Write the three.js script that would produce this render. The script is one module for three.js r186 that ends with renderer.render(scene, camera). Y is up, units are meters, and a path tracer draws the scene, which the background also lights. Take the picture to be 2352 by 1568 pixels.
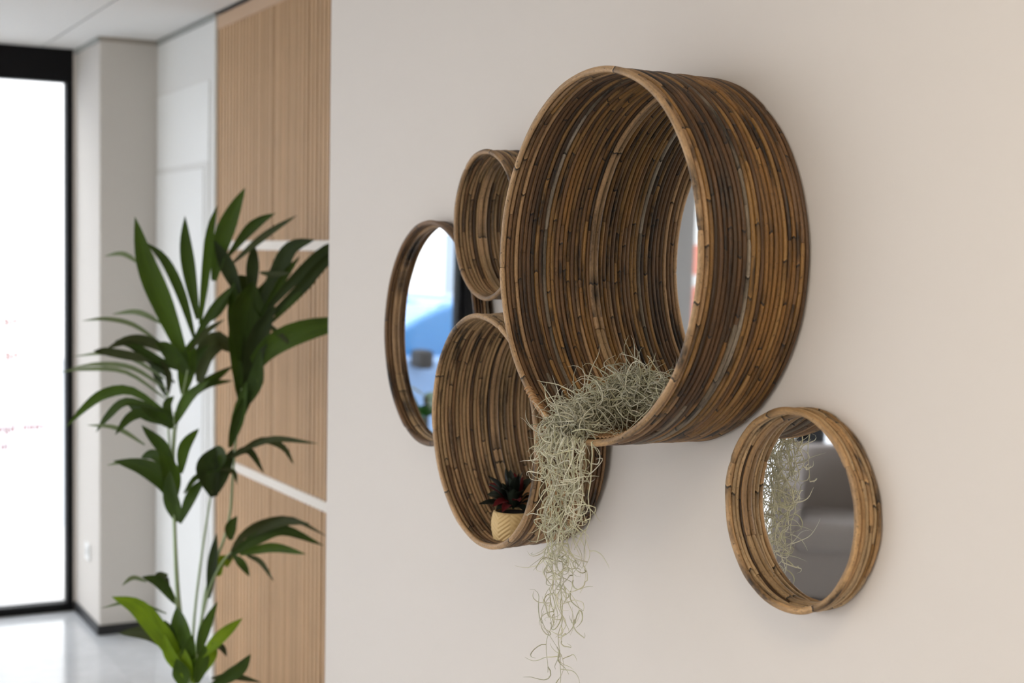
import * as THREE from 'three';
import { RoundedBoxGeometry } from 'three/addons/geometries/RoundedBoxGeometry.js';
import { mergeGeometries } from 'three/addons/utils/BufferGeometryUtils.js';
import { FontLoader } from 'three/addons/loaders/FontLoader.js';
import { TextGeometry } from 'three/addons/geometries/TextGeometry.js';
import { RectAreaLightUniformsLib } from 'three/addons/lights/RectAreaLightUniformsLib.js';

// ---------------------------------------------------------------- camera, sky, exposure
const scene = new THREE.Scene();
const D2R = Math.PI / 180;
const FOCAL = 3301.57, EYE = new THREE.Vector3(0, 1.76, 1.40318);
const FW = new THREE.Vector3(-0.8778892, -0.05888867, -0.47522907);
const RT = new THREE.Vector3(0.47509807, 0.01710346, -0.87976661);
const UP = new THREE.Vector3(-0.05993635, 0.99811803, -0.01296295);
const camera = new THREE.PerspectiveCamera(2 * Math.atan(784 / FOCAL) / D2R, 1.5, 0.05, 200);
camera.position.copy(EYE);
camera.quaternion.setFromRotationMatrix(new THREE.Matrix4().makeBasis(RT, UP, FW.clone().negate()));
camera.focus = 2.42; camera.userData.fStop = 3.4;
scene.add(camera);

const SKY = new THREE.Color().setRGB(0.93, 0.965, 1.02);
scene.background = SKY; scene.backgroundIntensity = 3.6;
const renderer = new THREE.WebGLRenderer({ antialias: true });
renderer.toneMapping = THREE.LinearToneMapping;
renderer.toneMappingExposure = 1.22;
renderer.shadowMap.enabled = true;
RectAreaLightUniformsLib.init();
const LAMP = { color: new THREE.Color().setRGB(1, 0.86, 0.66), intensity: 7.5 };

// ---------------------------------------------------------------- helpers
function rng(seed) { let a = seed >>> 0; return () => { a = (a + 0x6D2B79F5) | 0; let t = Math.imul(a ^ (a >>> 15), 1 | a); t = (t + Math.imul(t ^ (t >>> 7), 61 | t)) ^ t; return ((t ^ (t >>> 14)) >>> 0) / 4294967296; }; }
const V3 = (x, y, z) => new THREE.Vector3(x, y, z);
const taken = new Map();
function numbered(name) { const n = taken.get(name) ?? 0; taken.set(name, n + 1); return n ? `${name}_${String(n).padStart(3, '0')}` : name; }
function shade(o) { o.traverse(c => { if (c.isMesh) { c.castShadow = true; c.receiveShadow = true; } }); return o; }
function thing(name, label, category, pos = [0, 0, 0], group) {
  const o = new THREE.Group(); o.name = numbered(name); o.position.set(...pos); scene.add(o);
  o.userData = { label, category }; if (group) o.userData.group = group; return o;
}
function part(name, geo, mat, parent, kind) {
  const m = new THREE.Mesh(Array.isArray(geo) ? mergeGeometries(geo.map(g => g.index ? g.toNonIndexed() : g)) : geo, mat);
  m.name = name; m.castShadow = m.receiveShadow = true; if (kind) m.userData.kind = kind; parent.add(m); return m;
}
function structGroup(name, label, category) { const g = new THREE.Group(); g.name = numbered(name); g.userData = { kind: 'structure', label, category }; scene.add(g); return g; }
function struct(name, geo, mat, label, category) { const m = part(numbered(name), geo, mat, scene, 'structure'); m.userData.label = label; m.userData.category = category; return m; }
function box(x0, x1, y0, y1, z0, z1, r = 0) {
  const w = x1 - x0, h = y1 - y0, d = z1 - z0;
  const g = r ? new RoundedBoxGeometry(w, h, d, 2, r) : new THREE.BoxGeometry(w, h, d);
  g.translate((x0 + x1) / 2, (y0 + y1) / 2, (z0 + z1) / 2); return g;
}
const at = (px, py, depth) => EYE.clone().addScaledVector(FW, depth).addScaledVector(RT, (px - 1176) / FOCAL * depth).addScaledVector(UP, -(py - 784) / FOCAL * depth);
const std = (o) => new THREE.MeshStandardMaterial({ roughness: 0.8, ...o });
const srgb = (h) => new THREE.Color(h);
// value noise
function hash(i, j, s) { let h = Math.imul(i, 374761393) ^ Math.imul(j, 668265263) ^ Math.imul(s, 2147483647); h = Math.imul(h ^ (h >>> 13), 1274126177); return ((h ^ (h >>> 16)) >>> 0) / 4294967296; }
function noise2(x, y, s, wx = 1e9) {
  const i = Math.floor(x), j = Math.floor(y), f = x - i, g = y - j, u = f * f * (3 - 2 * f), v = g * g * (3 - 2 * g), m = k => ((k % wx) + wx) % wx;
  const a = hash(m(i), j, s), b = hash(m(i + 1), j, s), c = hash(m(i), j + 1, s), d = hash(m(i + 1), j + 1, s);
  return a + (b - a) * u + (c - a) * v + (a - b - c + d) * u * v;
}
function dataTex(w, h, fn, color = true) {
  const d = new Uint8Array(w * h * 4);
  for (let y = 0; y < h; y++) for (let x = 0; x < w; x++) { const c = fn(x, y), k = (y * w + x) * 4; for (let q = 0; q < 3; q++) d[k + q] = Math.max(0, Math.min(255, Math.round(c[q] * 255))); d[k + 3] = 255; }
  const t = new THREE.DataTexture(d, w, h, THREE.RGBAFormat); t.wrapS = t.wrapT = THREE.RepeatWrapping; t.magFilter = THREE.LinearFilter; t.minFilter = THREE.LinearMipmapLinearFilter; t.generateMipmaps = true;
  if (color) t.colorSpace = THREE.SRGBColorSpace; t.needsUpdate = true; return t;
}
function planarUV(g, sx = 1, sy = 1) { // metres, box mapped
  const p = g.attributes.position, n = g.attributes.normal, uv = new Float32Array(p.count * 2);
  for (let i = 0; i < p.count; i++) {
    const ax = Math.abs(n.getX(i)), ay = Math.abs(n.getY(i)), az = Math.abs(n.getZ(i));
    let u, v; if (ay > ax && ay > az) { u = p.getX(i); v = p.getZ(i); } else if (ax > az) { u = p.getZ(i); v = p.getY(i); } else { u = p.getX(i); v = p.getY(i); }
    uv[2 * i] = u * sx; uv[2 * i + 1] = v * sy;
  }
  g.setAttribute('uv', new THREE.BufferAttribute(uv, 2)); return g;
}
// tube through points with a radius at each (closed = false); sides n
function sweep(pts, rad, n = 3, out = null, col = null) {
  const o = out ?? { p: [], i: [], c: [] }; const base = o.p.length / 3;
  let nrm = V3(0.31, 0.77, 0.55);
  for (let k = 0; k < pts.length; k++) {
    const t = pts[Math.min(k + 1, pts.length - 1)].clone().sub(pts[Math.max(k - 1, 0)]).normalize();
    nrm.addScaledVector(t, -nrm.dot(t)); if (nrm.lengthSq() < 1e-8) nrm.set(t.y, -t.x, 0.1); nrm.normalize();
    const b = t.clone().cross(nrm);
    for (let q = 0; q < n; q++) { const a = q / n * Math.PI * 2, r = rad[k]; o.p.push(pts[k].x + r * (nrm.x * Math.cos(a) + b.x * Math.sin(a)), pts[k].y + r * (nrm.y * Math.cos(a) + b.y * Math.sin(a)), pts[k].z + r * (nrm.z * Math.cos(a) + b.z * Math.sin(a))); if (col) o.c.push(col.r, col.g, col.b); }
    if (k) for (let q = 0; q < n; q++) { const a0 = base + (k - 1) * n + q, a1 = base + (k - 1) * n + (q + 1) % n; o.i.push(a0, a1, a0 + n, a1, a1 + n, a0 + n); }
  }
  return o;
}
function sweepGeo(o) { const g = new THREE.BufferGeometry(); g.setAttribute('position', new THREE.Float32BufferAttribute(o.p, 3)); if (o.c.length) g.setAttribute('color', new THREE.Float32BufferAttribute(o.c, 3)); g.setIndex(o.i); g.computeVertexNormals(); return g; }

// ---------------------------------------------------------------- plain materials
const wallBump = dataTex(256, 256, (x, y) => { const v = 0.5 + 0.3 * (noise2(x / 4, y / 4, 5, 64) - 0.5) + 0.3 * (noise2(x / 11, y / 11, 6, 999) - 0.5); return [v, v, v]; }, false);
wallBump.repeat.set(4, 4);
const M = {
  wall: std({ color: srgb('#e7ded5'), roughness: 0.75, bumpMap: wallBump, bumpScale: 0.0004 }),
  white: std({ color: srgb('#e4e3df'), roughness: 0.7 }),
  door: std({ color: srgb('#efefec'), roughness: 0.45 }),
  column: std({ color: srgb('#d0cac2'), roughness: 0.75 }),
  ceil: std({ color: srgb('#e9e7e3'), roughness: 0.85 }),
  groove: std({ color: srgb('#9b9b98'), roughness: 0.9 }),
  shadowGap: std({ color: srgb('#a5a6a1'), roughness: 0.8 }),
  black: new THREE.MeshPhysicalMaterial({ color: srgb('#101012'), roughness: 0.6, specularIntensity: 0.35 }),
  blackBase: std({ color: srgb('#1b1b1c'), roughness: 0.5 }),
  glass: new THREE.MeshPhysicalMaterial({ color: 0xffffff, roughness: 0, transmission: 1, thickness: 0, ior: 1.45 }),
  strip: std({ color: srgb('#e9e0d4'), roughness: 0.6 }),
  mirror: new THREE.MeshStandardMaterial({ color: new THREE.Color().setRGB(0.9, 0.91, 0.92), metalness: 1, roughness: 0.015 }),
  backing: std({ color: srgb('#5b4630'), roughness: 0.9 }),
};
const floorTex = dataTex(512, 512, (x, y) => { const a = noise2(x / 64, y / 64, 11, 8), b = noise2(x / 9, y / 9, 12, 999), v = 0.80 + 0.05 * (a - 0.5) + 0.03 * (b - 0.5); return [v * 0.99, v, v * 1.01]; });
M.floor = std({ color: 0xffffff, map: floorTex, roughness: 0.13 });

// ---------------------------------------------------------------- room shell
const CEIL = 2.71, XL = -7.1, XR = 3.0, ZF = 6.5, ZB = -0.31;
struct('floor', planarUV(box(XL - 0.1, XR + 0.15, -0.12, 0, ZB - 0.16, ZF + 0.15), 0.5, 0.5), M.floor, 'polished light grey floor reflecting the tall window', 'floor');
const ceiling = structGroup('ceiling', 'white ceiling of long flush panels with thin joints', 'ceiling');
part('ceiling_slab', box(XL - 0.1, XR + 0.15, CEIL + 0.012, CEIL + 0.2, ZB - 0.16, ZF + 0.15), M.groove, ceiling);
{
  const zs = [ZB + 0.012]; for (let z = 0.112; z < ZF; z += 0.6) zs.push(z); zs.push(ZF);
  const xs = []; for (let x = XL; x < XR; x += 2.4) xs.push(x); xs.push(XR);
  for (let i = 0; i < zs.length - 1; i++) for (let j = 0; j < xs.length - 1; j++) part('panel', box(xs[j] + 0.004, xs[j + 1] - 0.004, CEIL, CEIL + 0.014, zs[i] + 0.005, zs[i + 1] - 0.005), M.ceil, ceiling);
}
struct('wall_right', box(-3.635, XR, 0, CEIL, -0.13, 0, 0.004), M.wall, 'smooth cream painted wall carrying the round rattan mirrors', 'wall');
struct('wall_end', box(XR, XR + 0.15, 0, CEIL, ZB - 0.16, ZF + 0.15), M.wall, 'cream end wall of the room behind the camera', 'wall');
struct('wall_far', box(XL, -5.68, 0, CEIL, ZB - 0.16, ZB + 0.005), M.white, 'white wall section between the column and the wooden slats', 'wall');

// slatted wall: oak slats on a backing, cut by two pale strips
const slatTexs = [0, 1, 2, 3].map(s => dataTex(64, 1024, (x, y) => { const g = noise2(x / 2.5 + noise2(x / 9, y / 90, s + 40, 999) * 3, y / 140, s + 20, 999), f = noise2(x / 1.2, y / 30, s + 30, 999), v = 0.80 + 0.06 * (g - 0.5) + 0.04 * (f - 0.5) + 0.015 * (s - 1.5) / 1.5; return [v, v * 0.822, v * 0.63]; }));
const slatMats = slatTexs.map(t => std({ map: t, roughness: 0.6 }));
const slatWall = structGroup('wall_slatted', 'oak slat wall behind the palm crossed by two pale strips', 'wall');
part('backing_board', box(-5.68, XR, 0, CEIL, ZB - 0.16, ZB - 0.022), std({ color: srgb('#2e2118'), roughness: 0.9 }), slatWall);
{
  const r = rng(5), rows = [[0.0, 0.905], [0.94, 1.768], [1.803, 2.645]];
  const geos = rows.map(([a, b]) => { const sh = new THREE.Shape(), w = 0.012, c = 0.0022; sh.moveTo(-w, -0.022); sh.lineTo(-w, -c); sh.lineTo(-w + c, 0); sh.lineTo(w - c, 0); sh.lineTo(w, -c); sh.lineTo(w, -0.022);
    const g = new THREE.ExtrudeGeometry(sh, { depth: b - a, bevelEnabled: false }); g.rotateX(-Math.PI / 2); g.scale(1, 1, -1); g.translate(0, a, ZB); const q = g.attributes.position; for (let i = 0; i < q.count; i += 3) { const v = [1, 2].map(k => [q.getX(i + k), q.getY(i + k), q.getZ(i + k)]); q.setXYZ(i + 1, ...v[1]); q.setXYZ(i + 2, ...v[0]); } g.computeVertexNormals(); planarUV(g, 4, 0.6); return g; });
  let x = -5.662, k = 0;
  while (x < -3.4) {
    const joint = k === 16;
    for (let i = 0; i < 3; i++) { const m = part('slat', geos[i], slatMats[(k * 7 + i * 5 + Math.floor(r() * 4)) % 4], slatWall); m.position.set(x + (r() - 0.5) * 0.001, 0, (r() - 0.5) * 0.0016); }
    x += joint ? 0.0435 : 0.04; k++;
  }
  part('pale_strip', box(-5.68, -3.2, 0.905, 0.94, ZB - 0.022, ZB + 0.006, 0.002), M.strip, slatWall);
  part('pale_strip', box(-5.68, -3.2, 1.768, 1.803, ZB - 0.022, ZB + 0.006, 0.002), M.strip, slatWall);
  part('fascia', box(-5.68, -3.2, 2.645, 2.70, ZB - 0.022, ZB + 0.004, 0.002), std({ color: srgb('#c9a98a'), roughness: 0.6 }), slatWall);
}
struct('trim_1', box(-6.59, -5.68, CEIL - 0.022, CEIL, ZB, ZB + 0.012), M.shadowGap, 'grey shadow trim where the white wall meets the ceiling', 'trim');
struct('trim_2', box(XL, -6.59, CEIL - 0.022, CEIL, -0.05, -0.036), M.shadowGap, 'grey shadow trim above the bright side of the column', 'trim');
struct('trim_3', box(-5.705, -5.675, 0, CEIL - 0.01, ZB, ZB + 0.012, 0.002), M.white, 'narrow white upright trim beside the oak slats', 'trim');
// column
const column = structGroup('column', 'square cream column with a black base beside the window', 'column');
part('shaft', box(XL, -6.59, 0.0, CEIL, ZB, -0.045, 0.004), M.column, column);
part('baseboard', box(XL, -6.578, 0, 0.045, ZB, -0.033, 0.002), M.blackBase, column);
part('top_trim', box(-6.592, -6.584, CEIL - 0.018, CEIL, ZB, -0.045), std({ color: srgb('#a59c90') }), column);
// flush door with panel above in the white wall
const door = structGroup('door_1', 'flush white door in the white wall behind the palm', 'door');
part('door_leaf', box(-6.575, -5.836, 0.005, 2.103, ZB + 0.005, ZB + 0.013, 0.002), M.door, door);
part('overpanel', box(-6.575, -5.77, 2.13, 2.455, ZB + 0.005, ZB + 0.010, 0.002), M.door, door);
part('door_frame', [box(-5.835, -5.77, 0, 2.12, ZB + 0.005, ZB + 0.0095), box(-6.575, -5.77, 2.105, 2.13, ZB + 0.005, ZB + 0.008)], M.white, door);

// left facade (x = XL): openings between posts, looking out on the street
function rails(g, z0, z1, side = 0.032, top = 0.157, bottom = 0.042) {
  const x0 = XL - 0.07, x1 = XL + 0.005;
  part('head_rail', box(x0, x1, CEIL - top, CEIL, z0, z1, 0.004), M.black, g);
  part('sill_rail', box(x0, x1, 0.0, bottom, z0, z1, 0.004), M.black, g);
  part('stile', box(x0, x1, bottom, CEIL - top, z0, z0 + side, 0.004), M.black, g);
  part('stile', box(x0, x1, bottom, CEIL - top, z1 - side, z1, 0.004), M.black, g);
  part('pane', box(XL - 0.036, XL - 0.03, bottom, CEIL - top, z0 + side, z1 - side), M.glass, g);
}
const leftBays = [[-0.032, 1.93], [2.13, 3.55], [3.745, 4.72], [4.86, 6.46]];
const bayLabels = ['tall shop window with a deep black head and red lettering', 'black framed window on the street, second from the column', 'black framed window with an orange banner outside', 'black framed corner window at the far end of the street side'];
leftBays.forEach(([a, b], i) => rails(structGroup('window_' + (i + 1), bayLabels[i], 'window'), a, b));
struct('wall_left', [box(XL - 0.1, XL, 0, CEIL, ZB - 0.16, -0.032), box(XL - 0.1, XL + 0.02, 0, CEIL, 6.46, ZF + 0.15)], M.wall, 'narrow wall ends either side of the glazed street side', 'wall');
struct('post_1', box(XL - 0.08, XL + 0.02, 0, CEIL, 1.93, 2.13), M.black, 'black steel post between the street windows', 'post');
struct('post_2', box(XL - 0.1, XL + 0.06, 0, CEIL, 3.55, 3.745), std({ color: srgb('#a9a7a4') }), 'grey plastered pier between the street windows', 'pier');
struct('post_3', box(XL - 0.08, XL + 0.02, 0, CEIL, 4.72, 4.86), M.black, 'black steel post nearest the corner of the room', 'post');
// front wall (z = ZF): broad windows behind the camera
{
  const spans = [[-6.9, -4.9], [-4.7, -2.7], [-2.5, -0.5], [-0.3, 1.7]], sill = 0.12, head = 2.5;
  const piers = [[XL, -6.9], [-4.9, -4.7], [-2.7, -2.5], [-0.5, -0.3], [1.7, XR + 0.15]].map(([a, b]) => box(a, b, 0, CEIL, ZF, ZF + 0.15));
  piers.push(box(XL, XR, 0, sill, ZF, ZF + 0.15), box(XL, XR, head, CEIL, ZF, ZF + 0.15));
  struct('wall_front', piers, M.wall, 'cream wall of broad windows facing the rattan mirrors', 'wall');
  spans.forEach(([a, b], i) => {
    const g = structGroup('window_' + (i + 5), ['black framed window opposite the mirrors, nearest the street', 'black framed window opposite the mirrors, second from the street', 'black framed window opposite the mirrors, third from the street', 'black framed window opposite the mirrors, farthest from the street'][i], 'window');
    part('head_rail', box(a, b, head - 0.06, head, ZF + 0.03, ZF + 0.1), M.black, g); part('sill_rail', box(a, b, sill, sill + 0.06, ZF + 0.03, ZF + 0.1), M.black, g);
    part('stile', box(a, a + 0.05, sill, head, ZF + 0.03, ZF + 0.1), M.black, g); part('stile', box(b - 0.05, b, sill, head, ZF + 0.03, ZF + 0.1), M.black, g);
    part('pane', box(a + 0.05, b - 0.05, sill + 0.06, head - 0.06, ZF + 0.06, ZF + 0.066), M.glass, g);
  });
}
// outlet on the column's bright side
{ const o = thing('wall_outlet', 'small white socket low on the bright side of the column', 'socket', [-6.82, 0.345, -0.045]);
  part('cover_plate', box(-0.04, 0.04, -0.04, 0.04, 0, 0.009, 0.004), M.door, o); const c = new THREE.CylinderGeometry(0.02, 0.02, 0.004, 20); c.rotateX(Math.PI / 2); c.translate(0, 0, 0.0095); part('socket_insert', c, std({ color: srgb('#cfcfcc') }), o); }
// ceiling lamps over the right hand part of the room (outside the picture)
[[-0.6, 1.1], [1.3, 1.1], [-0.6, 3.5], [1.3, 3.5]].forEach(([x, z], i) => {
  const o = thing('ceiling_light', ['square warm ceiling light nearest the mirror wall', 'square warm ceiling light in the corner by the end wall', 'square warm ceiling light in the middle of the room', 'square warm ceiling light by the far windows'][i], 'ceiling light', [x, CEIL, z], 'square ceiling lights');
  part('frame', [box(-0.3, 0.3, -0.025, 0, -0.3, -0.285), box(-0.3, 0.3, -0.025, 0, 0.285, 0.3), box(-0.3, -0.285, -0.025, 0, -0.285, 0.285), box(0.285, 0.3, -0.025, 0, -0.285, 0.285)], M.white, o);
  part('diffuser', box(-0.285, 0.285, -0.014, -0.002, -0.285, 0.285), std({ color: 0xffffff, emissive: LAMP.color, emissiveIntensity: 1.0 }), o);
  const l = new THREE.RectAreaLight(LAMP.color, LAMP.intensity, 0.55, 0.55); l.position.set(0, -0.03, 0); l.rotation.x = -Math.PI / 2; o.add(l);
});

// ---------------------------------------------------------------- rattan cane material
const TEXLEN = 1.9;
const caneTex = [1, 2, 3, 4].map(s => {
  const r = rng(100 + s), W = 2048, H = 32, nodes = []; let u = 0.03; while (u < 0.97) { nodes.push([Math.round(u * W), r() < 0.5 ? 1 : -1, 0.35 + 0.5 * r(), 6 + r() * 50]); u += 0.06 + 0.16 * r(); }
  const patch = []; for (let i = 0; i < 9; i++) patch.push([r() * W, 12 + r() * 70, 0.2 + 0.45 * r(), r() * H, 6 + r() * 16]);
  const f = new Float32Array(W * H);
  for (let y = 0; y < H; y++) for (let x = 0; x < W; x++) {
    let v = 0.86 + 0.20 * (noise2(x / 130, y / 5, s * 9 + 1, 999) - 0.5) + 0.16 * (noise2(x / 40, y / 1.6, s * 9 + 2, 999) - 0.5) + 0.14 * (noise2(x / 5, y / 1.3, s * 9 + 3, 999) - 0.5);
    const sp = noise2(x / 3, y / 2, s * 9 + 4, 999); if (sp > 0.86) v -= (sp - 0.86) * 3.0;
    for (const [px, hw, k, py, ph] of patch) { const dy = Math.min(Math.abs(y - py), H - Math.abs(y - py)), a = Math.abs(x - px) / hw; if (a < 1 && dy < ph) v -= k * (1 - a * a) * (0.6 + 0.8 * (noise2(x / 7, y / 3, s * 9 + 5, 999) - 0.2)) * (1 - (dy / ph) ** 2); }
    for (const [nx, side, k, len] of nodes) { const d = (x - nx - 1.5 * Math.sin(y * 0.6 + nx)) * side; if (Math.abs(d) < 1.7) v *= 0.32; else if (d < 0 && d > -5) v += 0.10; else if (d > 0 && d < len) v *= 1 - 0.42 * k * (1 - d / len) * (0.6 + 0.6 * noise2(x / 6, y / 2.5, s * 9 + 6, 999)); }
    f[y * W + x] = Math.max(0.1, v);
  }
  return { map: dataTex(W, H, (x, y) => { const v = f[y * W + x], w = Math.min(1, v); return [v, v * (0.965 + 0.035 * w), v * (0.9 + 0.1 * w)]; }), bump: dataTex(W, H, (x, y) => { const v = f[y * W + x]; return [v, v, v]; }, false) };
});
const TONE = { light: '#d2aa7c', tan: '#bd966a', golden: '#a47a42', amber: '#976b34', brown: '#87633e', umber: '#6c4c2c', dark: '#503a24', grey: '#8d7d68', ash: '#a89a88', sand: '#d6b487', honey: '#cca270', straw: '#b99669' };
const caneMats = new Map();
function caneMat(tone, t) {
  const k = tone + t; if (!caneMats.has(k)) caneMats.set(k, std({ color: srgb(TONE[tone]), map: caneTex[t].map, bumpMap: caneTex[t].bump, bumpScale: 0.0007, roughness: tone === 'ash' ? 0.75 : 0.48 }));
  return caneMats.get(k);
}
// one bent cane: arc a0..a1 on a ring of radius Rm at height z, half thickness rr (radial) and rz (axial)
function caneGeo(Rm, z, a0, a1, rr, rz, r, sides = 10) {
  const n = Math.max(8, Math.round(Math.abs(a1 - a0) * Rm / 0.0085)), P = [], U = [], I = [], u0 = r(), ph = r() * 9, v0 = r();
  for (let k = 0; k <= n; k++) {
    const a = a0 + (a1 - a0) * k / n, e = Math.min(k, n - k), cap = e === 0 ? 0.8 : 1;
    const w = 1 + 0.05 * Math.sin(a * 7 + ph) + 0.04 * Math.sin(a * 19 + ph * 2), dr = 0.0005 * Math.sin(a * 5 + ph) + 0.0003 * Math.sin(a * 13 + 2 * ph), dz = 0.00035 * Math.sin(a * 3 + ph * 3) + 0.00015 * Math.sin(a * 11 + ph);
    for (let q = 0; q <= sides; q++) {
      const b = q / sides * Math.PI * 2, R = Rm + dr + rr * w * cap * Math.cos(b);
      P.push(R * Math.cos(a), R * Math.sin(a), z + dz + rz * cap * Math.sin(b)); U.push(u0 + (a - a0) * Rm / TEXLEN, v0 + q / sides);
    }
    if (k) for (let q = 0; q < sides; q++) { const A = (k - 1) * (sides + 1) + q, B = A + sides + 1; I.push(A, A + 1, B, A + 1, B + 1, B); }
  }
  const g = new THREE.BufferGeometry(); g.setAttribute('position', new THREE.Float32BufferAttribute(P, 3)); g.setAttribute('uv', new THREE.Float32BufferAttribute(U, 2)); g.setIndex(I); g.computeVertexNormals(); return g;
}
function rattanMirror(name, label, { c, R, d, tilt, tones, seed, segs = 2, hasMirror = true, wrap, darkShare = 0.08 }) {
  const r = rng(seed), rows = tones.length, rr = 0.0045, Rm = R - rr;
  const n = V3(tilt[0], tilt[1], 1).normalize(), back = R * Math.hypot(tilt[0], tilt[1]);
  const o = thing(name, label, 'mirror', [c[0] + n.x * back, c[1] + n.y * back, back * n.z + 0.0005], 'round rattan wall mirrors');
  o.quaternion.setFromUnitVectors(V3(0, 0, 1), n);
  const depth = d - back;
  { // thin dark lath that the canes are glued to
    const P = [], h = 0.0007, z0 = 0.001, z1 = depth - 0.005; for (const [q, z] of [[-h, z0], [h, z0], [h, z1], [-h, z1], [-h, z0]]) P.push(new THREE.Vector2(Rm + q, z));
    const g = new THREE.LatheGeometry(P, 160); g.rotateX(Math.PI / 2); g.scale(1, 1, 1); g.computeBoundingBox(); if (g.boundingBox.min.z < -0.01) g.rotateX(Math.PI); part('lath', g, M.backing, o);
  }
  const rimPitch = depth / rows * 1.22, pitch = (depth - rimPitch) / (rows - 1);
  for (let k = 0; k < rows; k++) { // row 0 = front rim
    const z = k ? depth - rimPitch - (k - 0.5) * pitch : depth - rimPitch / 2, rz = (k ? pitch : rimPitch) / 2 * (k ? 0.88 + 0.06 * r() : 0.95), list = Array.isArray(tones[k]) ? tones[k] : [tones[k]];
    const m = k === 0 ? 2 : segs + (r() < 0.5 ? 1 : 0) + (r() < 0.4 ? 1 : 0), st = r() * 6.283, cuts = [];
    for (let i = 0; i < m; i++) cuts.push(st + 6.283185 * (i + (i ? (r() - 0.5) * 0.7 : 0)) / m); cuts.push(st + 6.283185);
    const off = (r() - 0.5) * 0.0012;
    for (let i = 0; i < m; i++) {
      const tone = k && r() < darkShare ? (r() < 0.5 ? 'umber' : 'dark') : list[Math.floor(r() * list.length)];
      part('cane', caneGeo(Rm + off + (k === 0 ? 0.0006 : (r() - 0.5) * 0.0007), z, cuts[i], cuts[i + 1] - 0.0006 / Rm, rr * (k ? 0.93 + 0.14 * r() : 1.2), rz, r), caneMat(tone, Math.floor(r() * 4)), o);
    }
  }
  if (hasMirror) {
    part('retaining_cane', caneGeo(Rm - 1.25 * rr, 0.0155, 0.4, 3.6, 0.0045, 0.0047, r), caneMat('tan', 1), o);
    part('retaining_cane', caneGeo(Rm - 1.25 * rr, 0.0155, 3.602, 6.68, 0.0045, 0.0047, r), caneMat('straw', 2), o);
    const g = new THREE.CylinderGeometry(Rm - 0.003, Rm - 0.003, 0.004, 128); g.rotateX(Math.PI / 2); g.translate(0, 0, 0.0088); const mm = part('mirror_glass', g, M.mirror, o); mm.userData.label = 'round mirror glass';
    const b = new THREE.CylinderGeometry(Rm - 0.004, Rm - 0.004, 0.005, 64); b.rotateX(Math.PI / 2); b.translate(0, 0, 0.0035); part('back_panel', b, M.backing, o);
  }
  if (wrap !== undefined) { // thin binding wound round the rim joint
    const s = { p: [], i: [], c: [] }, pts = [], rad = [];
    for (let k = 0; k <= 90; k++) { const t = k / 90, a = wrap + (t - 0.5) * 0.25, b = t * 8 * 6.283, q = 0.0054; pts.push(V3((Rm + q * Math.cos(b)) * Math.cos(a), (Rm + q * Math.cos(b)) * Math.sin(a), depth - rimPitch / 2 + q * Math.sin(b))); rad.push(0.0019); }
    part('binding', sweepGeo(sweep(pts, rad, 5, s)), std({ color: srgb('#b48a5e'), roughness: 0.6 }), o);
  }
  return shade(o);
}
const EYEY = 1.76;
rattanMirror('rattan_mirror', 'largest and deepest rattan mirror, a dark barrel holding a clump of moss', { c: [-1.963, EYEY - 0.0013], R: 0.30, d: 0.2059, tilt: [0.0056, 0.0127], seed: 11, segs: 2, wrap: -2.15,
  tones: ['light', ['tan', 'brown'], ['golden', 'brown'], ['brown', 'tan'], ['golden', 'umber'], ['brown', 'golden'], ['umber', 'grey'], ['dark', 'umber'], ['amber', 'golden'], ['grey', 'umber'], ['ash', 'grey'], ['golden', 'amber'], ['amber', 'golden'], ['brown', 'dark'], ['amber', 'brown'], ['golden', 'amber'], ['golden', 'amber'], ['amber', 'umber'], ['tan', 'golden'], ['brown', 'amber'], ['golden', 'amber'], ['amber', 'brown'], ['golden', 'brown'], ['brown', 'umber']] });
rattanMirror('rattan_mirror', 'small pale rattan mirror at lower right reflecting an armchair', { c: [-1.6463, EYEY - 0.3651], R: 0.15, d: 0.049, tilt: [0.0059, 0.0121], seed: 23, segs: 2,
  tones: ['honey', ['sand', 'honey'], ['honey', 'sand'], ['honey', 'sand'], ['sand', 'golden'], ['honey', 'sand']] });
const mid = rattanMirror('rattan_mirror', 'mid-sized rattan mirror holding the little potted plant', { c: [-2.421, EYEY - 0.3278], R: 0.2242, d: 0.1576, tilt: [-0.017, -0.0369], seed: 37, segs: 2,
  tones: ['light', ['straw', 'tan'], ['straw', 'brown'], ['tan', 'straw'], ['straw', 'tan'], ['brown', 'straw'], ['straw', 'tan'], ['tan', 'brown'], ['straw', 'tan'], ['brown', 'tan'], ['straw', 'brown'], ['tan', 'straw'], ['straw', 'tan'], ['tan', 'straw'], ['straw', 'brown'], ['dark', 'umber'], ['brown', 'umber'], ['grey', 'brown']] });
part('metal_clip', box(0.2165, 0.2248, -0.032, 0.0, 0.074, 0.0765, 0.0008), std({ color: 0xdfe3ea, metalness: 1, roughness: 0.25 }), mid);
rattanMirror('rattan_mirror', 'small deep rattan mirror at upper left, partly behind the large barrel', { c: [-2.5707, EYEY + 0.0638], R: 0.1505, d: 0.0801, tilt: [-0.0428, -0.0221], seed: 41, segs: 2,
  tones: ['tan', ['straw', 'tan'], ['tan', 'brown'], ['straw', 'tan'], ['tan', 'straw'], ['brown', 'straw'], ['straw', 'tan'], ['umber', 'brown'], ['brown', 'umber']] });
rattanMirror('rattan_mirror', 'shallow leftmost rattan mirror reflecting the bright street', { c: [-2.9141, EYEY - 0.1748], R: 0.2519, d: 0.0438, tilt: [-0.0227, 0.0075], seed: 53, segs: 2,
  tones: ['brown', ['brown', 'umber'], ['umber', 'brown'], ['tan', 'brown'], ['grey', 'umber']] });

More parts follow.
